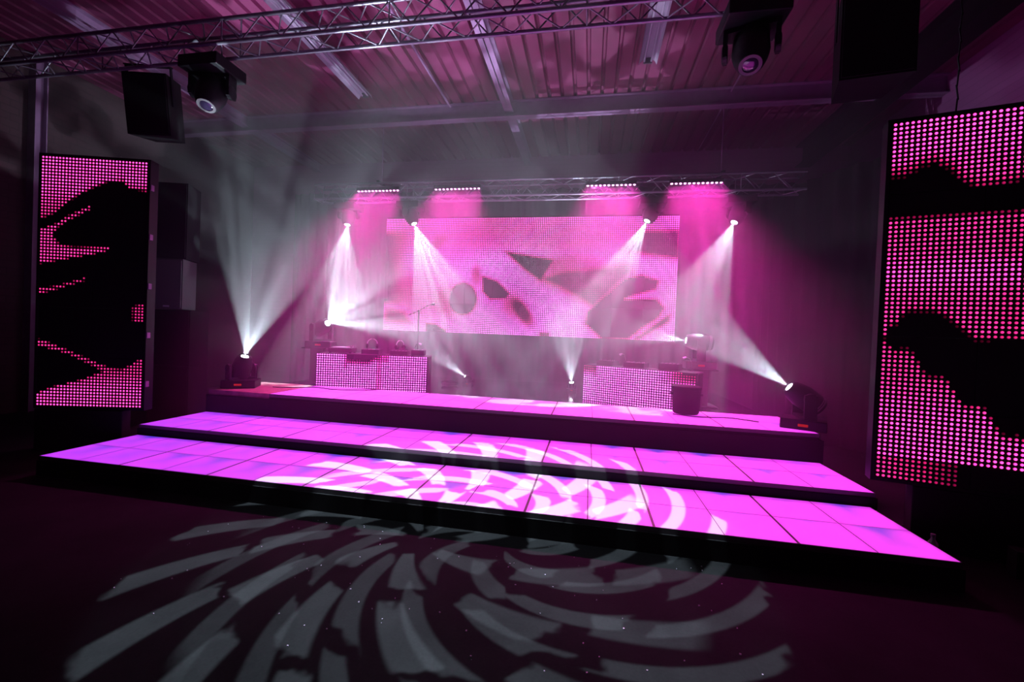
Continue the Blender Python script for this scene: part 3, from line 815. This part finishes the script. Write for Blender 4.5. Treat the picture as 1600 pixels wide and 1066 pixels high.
tube_light(6.14, .3, 3.25, 'unlit strip light under the roof, right of the middle beam')
tag(MB().tube([(2.62, -1, 5.93), (2.66, 4.4, 5.93)], .022, 8).build('conduit_pipe', M['steel']), 'thin pipe under the roof between left strip light and middle beam', 'pipe')
tag(MB().tube([(7.62, -1, 5.95), (7.70, 6.9, 5.95)], .014, 8).build('conduit_pipe', M['steel']), 'thin pipe under the roof right of the right strip light', 'pipe')

# ------------------------------------------------------------------ small things
rnd = random.Random(5)
def coil(loc, R, turns, label, cat='cable'):
    pts = []
    for k in range(turns*16):
        a = 2*PI*k/16; q = R*(1+.14*math.sin(k*.37)); pts.append((q*math.cos(a), q*math.sin(a), .012+.010*(k//16)+.012*(1+math.sin(k*.9))))
    o = MB().tube(pts, .009, 6).build('coiled_cable', M['plastic']); o.location = loc; tag(o, label, cat); return o
coil((2.80, 4.62, HD), .16, 6, 'coil of black cable on the deck beside the small left light')
def cable(pts, label, r=.007, mat='plastic'):
    # smooth the control points
    P_ = [Vector(p) for p in pts]; out = []
    for i in range(len(P_)-1):
        p0, p1, p2, p3 = P_[max(i-1, 0)], P_[i], P_[i+1], P_[min(i+2, len(P_)-1)]
        for k in range(8):
            t = k/8; out.append(.5*((2*p1)+(p2-p0)*t+(2*p0-5*p1+4*p2-p3)*t*t+(3*p1-p0-3*p2+p3)*t**3))
    out.append(P_[-1])
    tag(MB().tube(out, r, 6).build('power_cable', M[mat]), label, 'cable')
cable([(.56, 2.55, H3+.008), (.8, 2.62, H3+.008), (1.15, 2.8, H3+.008), (1.5, 2.72, H3+.008), (1.95, 2.85, H3+.008), (2.1, 3.0, H3+.008)], 'thin black cable lying over the lit panels before the left booth')
cable([(6.6, 2.62, H3+.008), (6.9, 2.52, H3+.008), (7.3, 2.6, H3+.008), (7.6, 2.45, H3+.008)], 'thin black cable over the lit panels beside the round tub')
cable([(8.2, 1.0, .01), (8.5, 1.15, .01), (8.9, 1.0, .01), (9.4, .85, .01), (9.9, .9, .01)], 'black cable on the floor near the right tower', .012)
t = empty('power_rack', (8.85, .25, 0), -.25); tag(t, 'low dark power rack on the floor before the right tower', 'power rack')
MB().box(-.30, .30, -.02, .10, .0, .20, bev=.008).build('casing', M['rubber'], t)
for k in range(3): MB().box(-.24+k*.18, -.14+k*.18, -.026, -.018, .12, .14).build('breaker_strip', M['redled' if False else 'grey'], t)
o = MB().tube([(0, 0, .0), (.03, .0, .13)], .014, 10).build('plug_lead', M['pale']); o.location = (8.36, .72, .22); o.rotation_euler = (0, .35, 0)
bpy.data.objects.remove(o)
t = empty('water_bottle', (8.13, .45, 0)); tag(t, 'small pale bottle on the floor beside the front step', 'bottle')
MB().lathe([(0, .028), (.01, .032), (.14, .032), (.17, .014), (.19, .014)], (0, 0, 0), (0, 0, 1), 16).build('bottle_body', M['pale'], t)
MB().lathe([(.188, .016), (.21, .016)], (0, 0, 0), (0, 0, 1), 14).build('cap', M['white'], t)
# scattered grit on the floor
m = MB()
for k in range(90):
    x_, y_ = rnd.uniform(2.6, 6.4), rnd.uniform(-1.5, -.1); q = rnd.uniform(.002, .005)
    a = rnd.uniform(0, PI); R = Matrix.Translation((x_, y_, q*.6)) @ Matrix.Rotation(a, 4, 'Z')
    m.box(-q, q, -q*.7, q*.7, -q*.6, q*.6, R)
tag(m.build('floor_grit', M['white']), 'tiny pale flecks scattered over the dark floor before the step', 'grit', kind='stuff')

# ------------------------------------------------------------------ haze around the stage
hm = bpy.data.materials.new('stage_haze'); hm.use_nodes = True; hn = hm.node_tree; hn.nodes.clear()
ho = hn.nodes.new('ShaderNodeOutputMaterial'); hv = hn.nodes.new('ShaderNodeVolumeScatter')
hv.inputs['Density'].default_value = HAZE_STAGE; hv.inputs['Anisotropy'].default_value = 0.25; hv.inputs['Color'].default_value = (1, 1, 1, 1)
hn.links.new(hv.outputs[0], ho.inputs['Volume'])
hz = MB().box(XL+.02, 9.6, 1.6, 6.40, .01, 5.66).build('stage_haze', hm)
tag(hz, 'thin theatrical haze hanging in the air around the stage', 'haze', kind='stuff')
